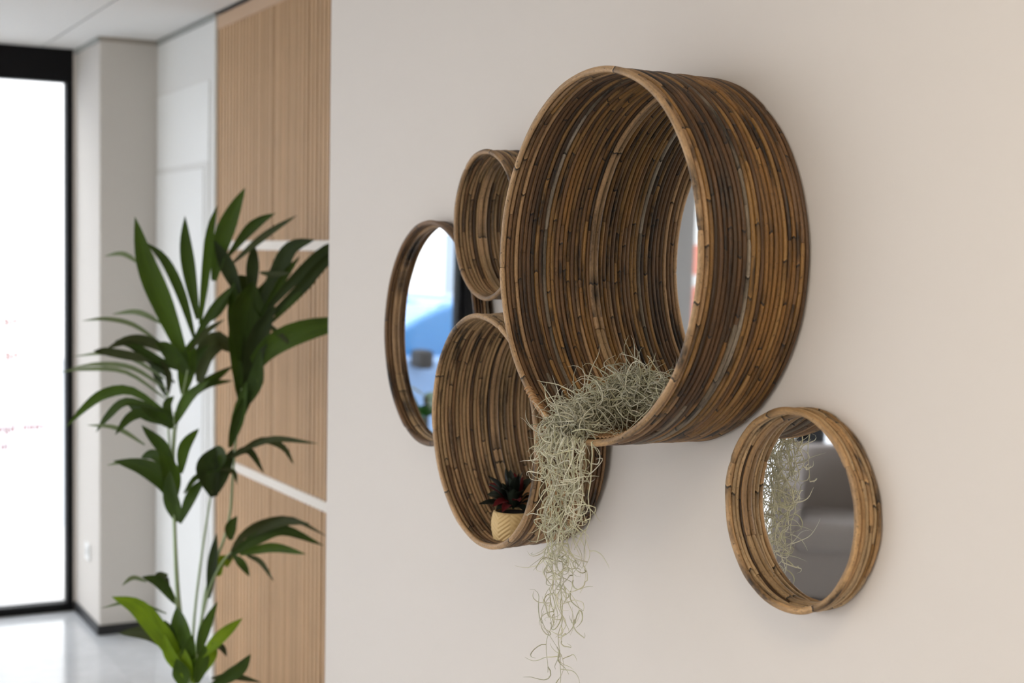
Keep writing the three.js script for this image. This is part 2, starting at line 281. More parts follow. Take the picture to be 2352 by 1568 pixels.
// ---------------------------------------------------------------- hanging moss and the woven mat under it
const BC = V3(-1.963, EYEY - 0.0013, 0);
{
  const r = rng(77), S = { p: [], i: [], c: [] }, T = { p: [], i: [], c: [] };
  const dir = () => { const z = r() * 2 - 1, a = r() * 6.283, q = Math.sqrt(1 - z * z); return V3(q * Math.cos(a), z, q * Math.sin(a)); };
  const tint = (b) => new THREE.Color().setRGB(0.50 * b, 0.48 * b, 0.31 * b).lerp(new THREE.Color().setRGB(0.66 * b, 0.63 * b, 0.51 * b), r());
  function inside(p) { // keep clear of the barrel wall
    if (p.z < 0.198 && p.z > -0.01) { const dx = p.x - BC.x, dy = p.y - BC.y, q = Math.hypot(dx, dy), m = 0.2885; if (q > m) { p.x = BC.x + dx * m / q; p.y = BC.y + dy * m / q; } }
    else if (p.z < 0.214 && p.z > 0.19) { const q = Math.hypot(p.x - BC.x, p.y - BC.y); if (q > 0.2885) p.z = 0.214; }
    if (p.z < 0.212 && Math.hypot(p.x - BC.x, p.y - BC.y) > 0.3) p.z = 0.212 + r() * 0.004;
    return p;
  }
  function curl(out, p0, d0, L, w, b, bend, grav) {
    const n = 9, pts = [p0.clone()], rad = [w], d = d0.clone(), ax = dir(), p = p0.clone();
    for (let k = 1; k <= n; k++) { d.applyAxisAngle(ax, bend * (0.5 + r()) / n); d.y -= grav / n; d.normalize(); ax.addScaledVector(dir(), 0.5).normalize(); p.addScaledVector(d, L / n); inside(p); pts.push(p.clone()); rad.push(w * (1 - 0.8 * (k / n) ** 1.6)); }
    sweep(pts, rad, 4, out, tint(b));
  }
  // the clump lying in the barrel, spilling over its front edge
  const blobs = [[-1.985, 1.538, 0.075, 0.045, 0.034, 200], [-2.012, 1.53, 0.105, 0.045, 0.034, 190], [-2.025, 1.512, 0.145, 0.045, 0.03, 190], [-2.035, 1.492, 0.18, 0.04, 0.026, 180], [-2.0, 1.482, 0.205, 0.045, 0.02, 170]];
  for (const [x, y, z, rx, ry, cnt] of blobs) for (let k = 0; k < cnt; k++) {
    const d = dir(), q = Math.cbrt(r()), p = V3(x + d.x * rx * q, y + d.y * ry * q, z + d.z * 0.03 * q), v = dir(); v.addScaledVector(d, 0.5).normalize();
    curl(S, inside(p), v, 0.04 + 0.06 * r(), 0.001 + 0.0005 * r(), 0.7 + 0.5 * r(), 2.4 + 4.5 * r(), 0.35);
  }
  // trailing strands: wavy stems with curling side shoots
  const N = 34;
  for (let k = 0; k < N; k++) {
    const long = k < 3 ? 0.41 + 0.03 * k : k < 8 ? 0.28 + 0.07 * r() : k < 20 ? 0.19 + 0.07 * r() : 0.08 + 0.12 * r();
    const f = k < 8 ? 0.2 + 0.6 * r() : r(), p = V3(-2.058 + 0.158 * f, 1.468 + 0.012 * (1 - f) + (r() - 0.5) * 0.01, 0.221 + 0.024 * r());
    const step = 0.006, n = Math.round(long / step), pts = [p.clone()], rad = [0.0011], ph = r() * 9, pz = r() * 9, am = 0.45 + 0.5 * r(), cxT = k < 8 ? -1.975 + (r() - 0.5) * 0.05 : -1.978 + (f - 0.5) * 0.11;
    for (let s = 1; s <= n; s++) {
      const t = s / n, fr = 12 + 6 * Math.sin(ph);
      const vx = am * Math.sin(s * step * fr * 6 + ph) + (cxT - p.x) * 4, vz = 0.6 * am * Math.sin(s * step * fr * 5 + pz);
      p.add(V3(vx * step, -step * 0.97, vz * step)); p.z = Math.max(0.214, Math.min(0.262, p.z)); pts.push(p.clone()); rad.push(0.0011 * (1 - 0.55 * t));
      if (s % 3 === 0 || s === n) {
        const m = r() < 0.62 ? 1 : 0; for (let q = 0; q <= m - 1 + (r() < 0.2 ? 1 : 0); q++) { const d = dir(); d.y = -Math.abs(d.y) * 0.6 + 0.2; d.z *= 0.6; d.normalize(); curl(T, p, d, 0.026 + 0.05 * r(), 0.0012 - 0.0003 * r(), 0.85 + 0.5 * r(), 1.8 + 3.8 * r(), 0.35); }
      }
    }
    sweep(pts, rad, 4, T, tint(0.9 + 0.4 * r()));
  }
  const mm = std({ color: 0xffffff, vertexColors: true, roughness: 0.85 });
  const o = thing('hanging_moss', 'pale grey-green moss spilling from the largest barrel and trailing below it', 'moss', [0, 0, 0]);
  const a = part('moss_clump', sweepGeo(S), mm, o, 'stuff'), b = part('moss_strands', sweepGeo(T), mm, o, 'stuff');
  const ref = V3(-1.99, 1.468, 0.21); o.position.copy(ref); a.geometry.translate(-ref.x, -ref.y, -ref.z); b.geometry.translate(-ref.x, -ref.y, -ref.z);
}
{
  const o = thing('woven_mat', 'small openwork woven mat under the moss in the largest barrel', 'mat', [BC.x, BC.y, 0]);
  const A0 = -1.87, A1 = -0.98, Z0 = 0.06, Z1 = 0.192, R0 = 0.2868, warp = { p: [], i: [], c: [] }, weft = { p: [], i: [], c: [] };
  const pt = (a, z, h) => V3((R0 - h) * Math.cos(a), (R0 - h) * Math.sin(a), z);
  for (let k = 0; k <= 44; k++) { const a = A0 + (A1 - A0) * k / 44, pts = [], rad = []; for (let s = 0; s <= 30; s++) { pts.push(pt(a, Z0 + (Z1 - Z0) * s / 30, 0.0016 + 0.0011 * Math.cos(s * Math.PI + k * Math.PI))); rad.push(0.0012); } sweep(pts, rad, 4, warp); }
  for (let k = 0; k <= 22; k++) { const z = Z0 + (Z1 - Z0) * k / 22, pts = [], rad = []; for (let s = 0; s <= 88; s++) { pts.push(pt(A0 + (A1 - A0) * s / 88, z, 0.0016 + 0.0013 * Math.sin((s / 2 + k) * Math.PI))); rad.push(0.0014); } sweep(pts, rad, 4, weft); }
  const m = std({ color: srgb('#a9835a'), roughness: 0.7 }); part('warp', sweepGeo(warp), m, o, 'stuff'); part('weft', sweepGeo(weft), m, o, 'stuff');
}

// ---------------------------------------------------------------- leaf builder
// centre line c (points), width at middle w, normal direction up; returns a folded blade
function blade(c, w, face, fold = 0.25, prof = null, seg = 12, basew = 0.3) {
  const curve = new THREE.CatmullRomCurve3(c, false, 'catmullrom', 0.5), P = [], I = [], U = [];
  for (let k = 0; k <= seg; k++) {
    const t = k / seg, p = curve.getPoint(t), tg = curve.getTangent(t), s = face.clone().cross(tg).normalize(), nn = tg.clone().cross(s).normalize();
    const f = prof ? prof(t) : Math.max(0.012, (basew + (1 - basew) * Math.sin(Math.min(1, t / 0.48) * Math.PI / 2)) * (t < 0.48 ? 1 : Math.pow(Math.max(0, 1 - ((t - 0.48) / 0.52) ** 1.7), 0.9)));
    const h = w * f / 2, lift = fold * h;
    for (const q of [-1, -0.5, 0, 0.5, 1]) { const v = p.clone().addScaledVector(s, q * h).addScaledVector(nn, Math.abs(q) * lift); P.push(v.x, v.y, v.z); U.push(0.5 + q / 2, t); }
    if (k) for (let q = 0; q < 4; q++) { const a = (k - 1) * 5 + q, b = a + 5; I.push(a, a + 1, b, a + 1, b + 1, b); }
  }
  const g = new THREE.BufferGeometry(); g.setAttribute('position', new THREE.Float32BufferAttribute(P, 3)); g.setAttribute('uv', new THREE.Float32BufferAttribute(U, 2)); g.setIndex(I); g.computeVertexNormals(); return g;
}
const leafTex = dataTex(64, 256, (x, y) => { const e = Math.abs(x - 31.5) / 32, rib = e < 0.05 ? 1.25 : 1, v = (0.85 + 0.2 * noise2(x / 1.5, y / 60, 71, 999) + 0.1 * (noise2(x / 9, y / 20, 72, 999) - 0.5)) * rib; return [v, v, v * 0.95]; });
const leaf = (r, g, b, o = {}) => new THREE.MeshPhysicalMaterial({ color: new THREE.Color().setRGB(r, g, b), map: leafTex, roughness: 0.6, specularIntensity: 0.5, transmission: 0.3, thickness: 0, side: THREE.DoubleSide, ...o });
const LF = { deep: leaf(0.043, 0.082, 0.006), mid: leaf(0.062, 0.12, 0.007), dull: leaf(0.06, 0.075, 0.024), bright: leaf(0.21, 0.34, 0.005), dark: leaf(0.026, 0.046, 0.006), pale: leaf(0.22, 0.28, 0.15) };

// ---------------------------------------------------------------- tall palm in front of the slat wall
{
  const r = rng(9), PD = 4.32;
  const A = (x, y) => [x / 2.61375, 400 + y / 2.61375], B = (x, y) => [x / 2.61375, 968 + y / 2.61375];
  // each frond: depth, petiole (pixel track, from the crown upwards), leaflets [tone, width, x0,y0, ... tip]
  const fronds = [
    { f: B, d: 4.30, pet: [[1130, 1560], [1075, 1050], [1050, 560], [1050, 100], [1130, -330]], q: A, l: [
      ['mid', 125, 1120, 1140, 985, 800, 875, 530, 810, 255], ['deep', 62, 1165, 980, 1085, 720, 985, 515, 870, 405], ['deep', 78, 1188, 870, 1140, 610, 1115, 420, 1110, 250], ['mid', 55, 1200, 900, 1232, 600, 1260, 340, 1305, 185],
      ['deep', 50, 1160, 1010, 1290, 800, 1420, 650], ['dull', 34, 1140, 1060, 1240, 940, 1350, 870], ['mid', 100, 1100, 1320, 1120, 1150, 1160, 980], ['deep', 95, 1140, 1200, 1080, 1130, 1000, 1040, 930, 1010] ] },
    { f: B, d: 4.38, pet: [[1160, 1560], [1240, 1000], [1370, 620], [1400, 300], [1420, 60], [1450, -200]], q: A, l: [
      ['mid', 105, 1285, 640, 1330, 420, 1395, 245, 1472, 80], ['deep', 62, 1370, 490, 1480, 350, 1560, 280, 1655, 232], ['dull', 42, 1400, 530, 1590, 370, 1785, 245], ['dark', 92, 1440, 720, 1370, 550, 1285, 395], ['dark', 74, 1510, 740, 1518, 560, 1525, 420],
      ['dark', 100, 1555, 810, 1670, 590, 1755, 445, 1890, 392], ['dark', 62, 1590, 830, 1760, 640, 1960, 450, 2110, 400], ['dark', 66, 1600, 870, 1800, 690, 1970, 510, 2130, 450], ['deep', 215, 1465, 1120, 1475, 860, 1520, 640], ['mid', 130, 1450, 1270, 1590, 1070, 1750, 965, 1970, 905, 2110, 900],
      ['mid', 120, 1455, 1440, 1475, 1200, 1470, 980], ['deep', 105, 1470, 1400, 1550, 1230, 1570, 1060], ['deep', 90, 1600, 880, 1560, 760, 1600, 640], ['dark', 110, 1390, 700, 1440, 660, 1540, 660], ['deep', 100, 1455, 1420, 1420, 1020, 1400, 690], ['dark', 115, 1475, 1380, 1545, 1000, 1650, 790], ['dark', 110, 1470, 1160, 1510, 900, 1590, 640], ['deep', 90, 1440, 1120, 1410, 860, 1400, 640], ['dull', 36, 1560, 590, 1650, 600, 1740, 590], ['mid', 78, 1400, 1600, 1440, 1440, 1480, 1240], ['deep', 62, 1380, 1640, 1420, 1480, 1470, 1330], ['deep', 44, 1560, 860, 1700, 620, 1800, 490], ['deep', 40, 1620, 900, 1760, 760, 1900, 640], ['deep', 46, 1390, 720, 1300, 830, 1215, 900], ['dull', 30, 1590, 880, 1680, 960, 1760, 1040] ] },
    { f: B, d: 4.46, pet: [[1110, 1560], [1060, 1000], [1040, 500], [1010, 0], [1005, -450]], q: A, l: [
      ['dull', 72, 1060, 1100, 920, 1010, 780, 990, 640, 1045], ['dull', 55, 1010, 1120, 830, 1095, 630, 1060, 560, 1060], ['dark', 46, 1000, 1180, 880, 1090, 760, 1010, 690, 1000], ['dull', 125, 1200, 1250, 1235, 1080, 1320, 1000, 1385, 1070], ['deep', 62, 1140, 1320, 1250, 1240, 1400, 1150], ['deep', 40, 1150, 1340, 1250, 1265, 1400, 1238],
      ['dark', 50, 1000, 1330, 945, 1200, 885, 1080], ['dull', 38, 1010, 1320, 1010, 1200, 960, 1110], ['pale', 30, 1000, 1290, 800, 1165, 600, 1140, 415, 1165], ['pale', 28, 990, 1230, 800, 1110, 640, 1075, 430, 1095], ['pale', 30, 960, 1010, 800, 905, 640, 870, 490, 880], ['pale', 34, 980, 900, 830, 830, 670, 840], ['pale', 30, 850, 545, 740, 480, 625, 492], ['pale', 26, 1000, 1350, 760, 1190, 520, 1170, 350, 1190], ['deep', 46, 1100, 1180, 960, 1120, 820, 1040, 700, 1010], ['dark', 40, 1050, 1250, 940, 1150, 860, 1110], ['deep', 50, 1150, 1220, 1180, 1100, 1260, 1020] ] },
    { f: B, d: 4.2, pet: [[1120, 1560], [1065, 1050], [1045, 560], [1030, 300], [1040, 80], [1050, -60]], q: A, l: [
      ['mid', 62, 1010, 1440, 800, 1300, 640, 1310, 520, 1390, 395, 1520], ['deep', 56, 930, 1400, 760, 1368, 655, 1450, 575, 1550], ['deep', 60, 950, 1420, 800, 1450, 690, 1565], ['deep', 95, 1040, 1520, 950, 1430, 840, 1385], ['deep', 52, 1045, 1530, 1005, 1390, 1045, 1330], ['mid', 70, 1050, 1500, 1130, 1350, 1260, 1235], ['deep', 60, 1010, 1500, 870, 1440, 760, 1370] ] },
    { f: B, d: 4.2, pet: [[1120, 1550], [1065, 1050], [1045, 600], [1040, 400]], q: B, l: [
      ['deep', 84, 1045, 250, 960, 120, 850, 20], ['deep', 60, 1020, 290, 930, 200, 845, 215], ['deep', 112, 1055, 500, 985, 360, 860, 275, 680, 235], ['mid', 105, 1045, 470, 1020, 310, 955, 170], ['mid', 68, 1085, 310, 1108, 150, 1195, 40], ['deep', 110, 1070, 600, 1040, 460, 1020, 290], ['pale', 28, 900, 280, 780, 240, 640, 262], ['pale', 28, 870, 140, 700, 40, 520, 20] ] },
    { f: B, d: 4.3, pet: [[1150, 1560], [1165, 1200], [1225, 700], [1270, 420]], q: B, l: [
      ['dark', 135, 1285, 450, 1245, 270, 1290, 150], ['deep', 72, 1080, 610, 1160, 440, 1235, 330], ['deep', 34, 1105, 430, 1180, 330, 1290, 295], ['dark', 44, 1370, 225, 1490, 175, 1585, 310], ['dull', 46, 1390, 215, 1570, 110, 1700, 150, 1765, 260], ['dull', 36, 1480, 165, 1650, 105, 1910, 132], ['dull', 28, 1310, 290, 1400, 300, 1425, 380], ['dark', 80, 1290, 440, 1340, 300, 1400, 160], ['deep', 90, 1300, 300, 1330, 200, 1290, 150] ] },
    { f: B, d: 4.34, pet: [[1170, 1560], [1180, 1350], [1260, 1000], [1330, 850], [1390, 780]], q: B, l: [
      ['deep', 64, 1385, 710, 1385, 630, 1425, 565], ['dull', 52, 1370, 830, 1450, 690, 1580, 605, 1760, 585, 1965, 690], ['deep', 74, 1390, 800, 1540, 705, 1700, 650, 1945, 745], ['mid', 58, 1440, 795, 1640, 752, 1840, 795], ['deep', 52, 1400, 800, 1455, 850, 1500, 930], ['dull', 42, 1480, 800, 1570, 840, 1645, 960], ['bright', 92, 1320, 925, 1315, 860, 1400, 815], ['dark', 62, 1255, 1060, 1280, 850, 1300, 670], ['dull', 50, 1490, 695, 1690, 605, 1860, 612], ['dull', 42, 1420, 760, 1600, 650, 1830, 690] ] },
    { f: B, d: 4.15, pet: [[1110, 1560], [1085, 1300], [1055, 1080], [1020, 990]], q: B, l: [
      ['deep', 62, 1055, 1090, 960, 965, 850, 930], ['dull', 82, 1010, 1020, 965, 935, 1010, 915], ['pale', 26, 880, 960, 800, 935, 730, 985] ] },
    { f: B, d: 4.05, pet: [[1130, 1575], [1140, 1500], [1125, 1400]], q: B, l: [
      ['bright', 118, 1125, 1520, 960, 1260, 830, 1110, 670, 1050], ['dull', 84, 1080, 1410, 920, 1275, 710, 1268], ['mid', 135, 1150, 1420, 1095, 1260, 1060, 1110], ['bright', 52, 1075, 1370, 1000, 1260, 890, 1100], ['deep', 56, 1060, 1330, 1020, 1260, 985, 1190], ['mid', 64, 1190, 1400, 1230, 1250, 1305, 1080], ['bright', 72, 1215, 1410, 1330, 1290, 1455, 1180], ['dull', 38, 1270, 1330, 1330, 1350, 1362, 1410], ['deep', 84, 1270, 1585, 1420, 1490, 1505, 1395], ['dull', 40, 1270, 1540, 1400, 1530, 1570, 1565], ['bright', 90, 1140, 1560, 1110, 1450, 1100, 1350], ['mid', 80, 1180, 1570, 1210, 1440, 1230, 1340], ['pale', 26, 1000, 1150, 800, 1080, 600, 1120], ['bright', 80, 1130, 1540, 1030, 1400, 985, 1270], ['mid', 90, 1150, 1560, 1130, 1400, 1160, 1280], ['bright', 60, 1160, 1570, 1260, 1420, 1300, 1330], ['mid', 100, 1100, 1590, 1090, 1500, 1060, 1420] ] },
  ];
  const base = at(430, 1560, PD); base.y = 0;
  const palm = thing('potted_palm', 'tall green fan-leaved palm standing before the oak slat wall', 'palm', [base.x, 0, base.z]);
  const stemM = std({ color: new THREE.Color().setRGB(0.33, 0.43, 0.22), roughness: 0.5 });
  for (const f of fronds) {
    const g = new THREE.Group(); g.name = 'frond'; palm.add(g);
    const pp = f.pet.map(([x, y]) => { const [px, py] = f.f(x, y); return at(px, py, f.d).sub(palm.position); });
    const foot = V3((r() - 0.5) * 0.06, 0.34, (r() - 0.5) * 0.06), cv = new THREE.CatmullRomCurve3([foot, pp[0].clone().lerp(foot, 0.35).add(V3(0, 0.02, 0)), ...pp]);
    const pts = cv.getPoints(26); part('petiole', sweepGeo(sweep(pts, pts.map((_, k) => 0.0062 - 0.0034 * k / 26), 6)), stemM, g);
    for (const [tone, w, ...xy] of f.l) {
      const c = [], bow = (r() - 0.5) * 0.16, off = (r() - 0.5) * 0.05, n = xy.length / 2;
      for (let k = 0; k < n; k++) { const [px, py] = f.q(xy[2 * k], xy[2 * k + 1]), t = k / (n - 1); let dd = f.d + off * t + bow * t * t; if (px > 640) dd = Math.min(dd, 4.36); c.push(at(px, py, dd).sub(palm.position)); }
      const face = FW.clone().negate().applyAxisAngle(c[n - 1].clone().sub(c[0]).normalize(), (r() - 0.5) * 1.1);
      part('leaflet', blade(c, w / 2.61375 / FOCAL * f.d * 1.08, face, 0.35), LF[tone], g);
    }
  }
  const pot = new THREE.LatheGeometry([[0.001, 0], [0.12, 0], [0.135, 0.01], [0.165, 0.33], [0.17, 0.345], [0.163, 0.35], [0.155, 0.345], [0.15, 0.31], [0.001, 0.31]].map(([x, y]) => new THREE.Vector2(x, y)), 48); part('pot', pot, std({ color: srgb('#6d6a72'), roughness: 0.7 }), palm);
  const soil = new THREE.CylinderGeometry(0.15, 0.15, 0.03, 32); soil.translate(0, 0.325, 0); part('soil', soil, std({ color: srgb('#3a2c20'), roughness: 1 }), palm);
  shade(palm);
}

// ---------------------------------------------------------------- small plant in the mid-sized mirror
{
  const r = rng(31), o = thing('potted_plant', 'little plant with blackish leaves and red undersides in a ribbed golden pot', 'plant', [-2.428, 1.2125, 0.080]);
  // pot: barrel with V-shaped ribs
  const H = 0.056, nA = 120, nH = 40, P = [], I = [], U = [];
  for (let j = 0; j <= nH; j++) { const t = j / nH, rb = 0.031 + 0.0085 * Math.sin(t * 2.3 + 0.35); for (let i = 0; i <= nA; i++) { const a = i / nA * 6.283185, ch = Math.abs(((a * 5 / 6.283185) % 1) - 0.5) * 2, q = (t * 6.5 + ch * 2.2) % 1, rib = 0.0032 * Math.pow(Math.abs(Math.sin(q * Math.PI)), 0.6); const R = rb + (t > 0.02 && t < 0.98 ? rib : 0); P.push(R * Math.cos(a), t * H, R * Math.sin(a)); U.push(i / nA * 4, t); if (j && i < nA) { const A = (j - 1) * (nA + 1) + i, B = A + nA + 1; I.push(A, B, A + 1, A + 1, B, B + 1); } } }
  const pg = new THREE.BufferGeometry(); pg.setAttribute('position', new THREE.Float32BufferAttribute(P, 3)); pg.setAttribute('uv', new THREE.Float32BufferAttribute(U, 2)); pg.setIndex(I); pg.computeVertexNormals();
  part('pot', pg, std({ color: srgb('#dcbc84'), roughness: 0.5 }), o);
  const base = new THREE.CylinderGeometry(0.034, 0.033, 0.003, 40); base.translate(0, 0.0015, 0); part('pot_base', base, std({ color: srgb('#c9a870') }), o);
  const soil = new THREE.CylinderGeometry(0.034, 0.034, 0.004, 40); soil.translate(0, H - 0.006, 0); part('soil', soil, std({ color: srgb('#241a12'), roughness: 1 }), o);
  const dk = [leaf(0.012, 0.016, 0.013, { transmission: 0.05, roughness: 0.45 }), leaf(0.02, 0.028, 0.02, { transmission: 0.05, roughness: 0.5 })], rd = leaf(0.13, 0.006, 0.008, { transmission: 0.2 }), tn = leaf(0.55, 0.30, 0.15, { transmission: 0.15 });
  const view = V3(0.9, 0.15, 0.45).normalize();
  for (let k = 0; k < 46; k++) {
    const a = k * 2.39996, el = k < 12 ? 1.15 + 0.25 * r() : k < 30 ? 0.45 + 0.5 * r() : -0.15 + 0.45 * r(), L = 0.042 + 0.022 * r(), s = V3(Math.cos(a) * 0.008, H + 0.004 + 0.02 * r(), Math.sin(a) * 0.008);
    const d = V3(Math.cos(a) * Math.cos(el), Math.sin(el), Math.sin(a) * Math.cos(el)); if (s.z + d.z * L < -0.06) d.z *= 0.5;
    const c = [s, s.clone().addScaledVector(d, L * 0.5).add(V3(0, 0.006, 0)), s.clone().addScaledVector(d, L)];
    const isRed = k % 5 === 2; part('leaf', blade(c, 0.014 + 0.007 * r(), d.clone().cross(V3(-Math.sin(a), 0, Math.cos(a))).negate().lerp(view, 0.35), 0.3, null, 8, 0.15), isRed ? rd : dk[k % 2], o);
  }
  const t = [V3(0.012, H + 0.006, -0.012), V3(0.022, H + 0.03, -0.02), V3(0.028, H + 0.06, -0.026)]; part('leaf', blade(t, 0.022, view, 0.2, null, 8, 0.4), tn, o).userData.label = 'tan dry leaf';
  shade(o);
}

// ---------------------------------------------------------------- armchairs seen in the mirror
function armchair() {
  const o = thing('armchair', 'taupe rounded tub armchair facing the small rattan mirror', 'armchair', [0, 0, 0]);
  const weave = dataTex(128, 128, (x, y) => { const v = 0.82 + 0.12 * (noise2(x / 2, y / 2, 91, 64) - 0.5) + 0.08 * (((x >> 2) + (y >> 2)) & 1); return [v, v, v]; }); weave.repeat.set(14, 14);
  const fab = new THREE.MeshPhysicalMaterial({ color: srgb('#aba19b'), map: weave, roughness: 0.95, sheen: 0.4, sheenRoughness: 0.6, sheenColor: new THREE.Color(0.4, 0.4, 0.42) });
  const sh = new THREE.Shape(); const W = 0.40, T = 0.11, F = 0.36, Bk = -0.34;
  sh.moveTo(-W, F - 0.04); sh.lineTo(-W, Bk + 0.28); sh.bezierCurveTo(-W, Bk + 0.05, -0.2, Bk, 0, Bk); sh.bezierCurveTo(0.2, Bk, W, Bk + 0.05, W, Bk + 0.28); sh.lineTo(W, F - 0.04); sh.bezierCurveTo(W, F, W - T, F, W - T, F - 0.04);
  sh.lineTo(W - T, Bk + 0.30); sh.bezierCurveTo(W - T, Bk + 0.16, 0.14, Bk + T, 0, Bk + T); sh.bezierCurveTo(-0.14, Bk + T, -W + T, Bk + 0.16, -W + T, Bk + 0.30); sh.lineTo(-W + T, F - 0.04); sh.bezierCurveTo(-W + T, F, -W, F, -W, F - 0.04);
  const g = new THREE.ExtrudeGeometry(sh, { depth: 0.54, bevelEnabled: true, bevelThickness: 0.045, bevelSize: 0.02, bevelSegments: 6, steps: 6, curveSegments: 20 }); g.rotateX(-Math.PI / 2); g.scale(1, 1, -1); // shape y -> z
  const p = g.attributes.position, idx = []; for (let i = 0; i < p.count; i++) { const y = p.getY(i) + 0.045, z = p.getZ(i), t = Math.max(0, Math.min(1, (z - Bk - 0.1) / 0.6)), top = 0.64 - 0.16 * t * t * (3 - 2 * t); p.setY(i, 0.04 + y / 0.63 * (top + 0.09)); }
  for (let i = 0; i < p.count; i += 3) { const a = [0, 1, 2].map(k => [p.getX(i + k), p.getY(i + k), p.getZ(i + k)]); [a[1], a[2]] = [a[2], a[1]]; a.forEach((v, k) => p.setXYZ(i + k, ...v)); }
  g.computeVertexNormals(); planarUV(g); part('backrest', g, fab, o);
  const seat = new RoundedBoxGeometry(0.60, 0.17, 0.60, 6, 0.06); seat.translate(0, 0.35, 0.08); planarUV(seat); part('seat_cushion', seat, fab, o);
  const low = new RoundedBoxGeometry(0.64, 0.26, 0.60, 4, 0.03); low.translate(0, 0.165, 0.05); planarUV(low); part('seat_base', low, fab, o);
  for (const [x, z] of [[-0.26, 0.28], [0.26, 0.28], [-0.24, -0.2], [0.24, -0.2]]) { const l = new THREE.CylinderGeometry(0.02, 0.016, 0.06, 14); l.translate(x, 0.03, z); part('leg', l, M.blackBase, o); }
  return shade(o);
}
{ const a = armchair(); a.position.set(-6.03, 0, 4.18); a.rotation.y = Math.atan2(0.74, -0.67); a.scale.set(1.06, 1.05, 1.04); }
// green plant by the window, caught in the leftmost mirror
{
  const r = rng(63), o = thing('rubber_plant', 'dark green broad-leaved plant by the street window', 'plant', [-6.25, 0, 1.38]);
  const pot = new THREE.LatheGeometry([[0.001, 0], [0.11, 0], [0.14, 0.26], [0.145, 0.28], [0.13, 0.28], [0.125, 0.24], [0.001, 0.24]].map(([x, y]) => new THREE.Vector2(x, y)), 40); part('pot', pot, std({ color: srgb('#d8d4cc') }), o);
  const soil = new THREE.CylinderGeometry(0.124, 0.122, 0.02, 30); soil.translate(0, 0.245, 0); part('soil', soil, std({ color: srgb('#33261b'), roughness: 1 }), o);
  const st = [V3(0, 0.24, 0), V3(0.02, 0.6, 0.01), V3(-0.01, 1.11, 0)]; part('stem', sweepGeo(sweep(new THREE.CatmullRomCurve3(st).getPoints(16), Array(17).fill(0.009), 8)), std({ color: srgb('#5b4a33') }), o);
  const m = leaf(0.03, 0.11, 0.02, { transmission: 0.12, roughness: 0.3 });
  for (let k = 0; k < 16; k++) { const h = 0.4 + 0.047 * k, a = k * 2.4, d = V3(Math.cos(a), 0.55, Math.sin(a)).normalize(), s = V3(0, h, 0), c = [s, s.clone().addScaledVector(d, 0.1), s.clone().addScaledVector(d, 0.16 + 0.05 * r()).add(V3(0, -0.02, 0))]; part('leaf', blade(c, 0.12, V3(0.3 * Math.cos(a), 1, 0.3 * Math.sin(a)).normalize(), 0.15, null, 10, 0.1), m, o); }
  shade(o);
}

// ---------------------------------------------------------------- the street
struct('pavement', box(-9.3, XL - 0.1, -0.3, -0.001, -14, 26), std({ color: srgb('#bdbbb8'), roughness: 0.9 }), 'pale pavement outside the shop window', 'pavement');
struct('road', box(-60, -9.3, -0.4, -0.02, -40, 40), std({ color: srgb('#a9abad'), roughness: 0.9 }), 'light grey street outside', 'road');
struct('ground', box(-9.3, 30, -0.5, -0.1, ZF + 0.15, 60), std({ color: srgb('#b9b6b0'), roughness: 0.95 }), 'pale paved forecourt behind the room', 'ground');
{
  const o = thing('building', 'white plastered building across the street', 'building', [-24, -0.02, 4]);
  part('wall', box(-4, 0, 0, 8.5, -16, 16), std({ color: srgb('#e8e6e2') }), o); part('roof', box(-4.3, 0.3, 8.5, 8.8, -16.3, 16.3), std({ color: srgb('#8b8680') }), o);
  const fr = std({ color: srgb('#f0f0f0') }), gl = std({ color: srgb('#8a97a5'), roughness: 0.1 });
  for (let f = 0; f < 3; f++) for (let k = -5; k <= 5; k++) { const w = part('window', [box(0, 0.06, 0.9 + f * 2.8, 2.4 + f * 2.8, k * 2.8 - 0.7, k * 2.8 - 0.62), box(0, 0.06, 0.9 + f * 2.8, 2.4 + f * 2.8, k * 2.8 + 0.62, k * 2.8 + 0.7), box(0, 0.06, 2.32 + f * 2.8, 2.4 + f * 2.8, k * 2.8 - 0.62, k * 2.8 + 0.62), box(0, 0.08, 0.86 + f * 2.8, 0.94 + f * 2.8, k * 2.8 - 0.7, k * 2.8 + 0.7)], fr, o); part('pane', box(0, 0.02, 0.94 + f * 2.8, 2.32 + f * 2.8, k * 2.8 - 0.62, k * 2.8 + 0.62), gl, w); }
  shade(o);
}
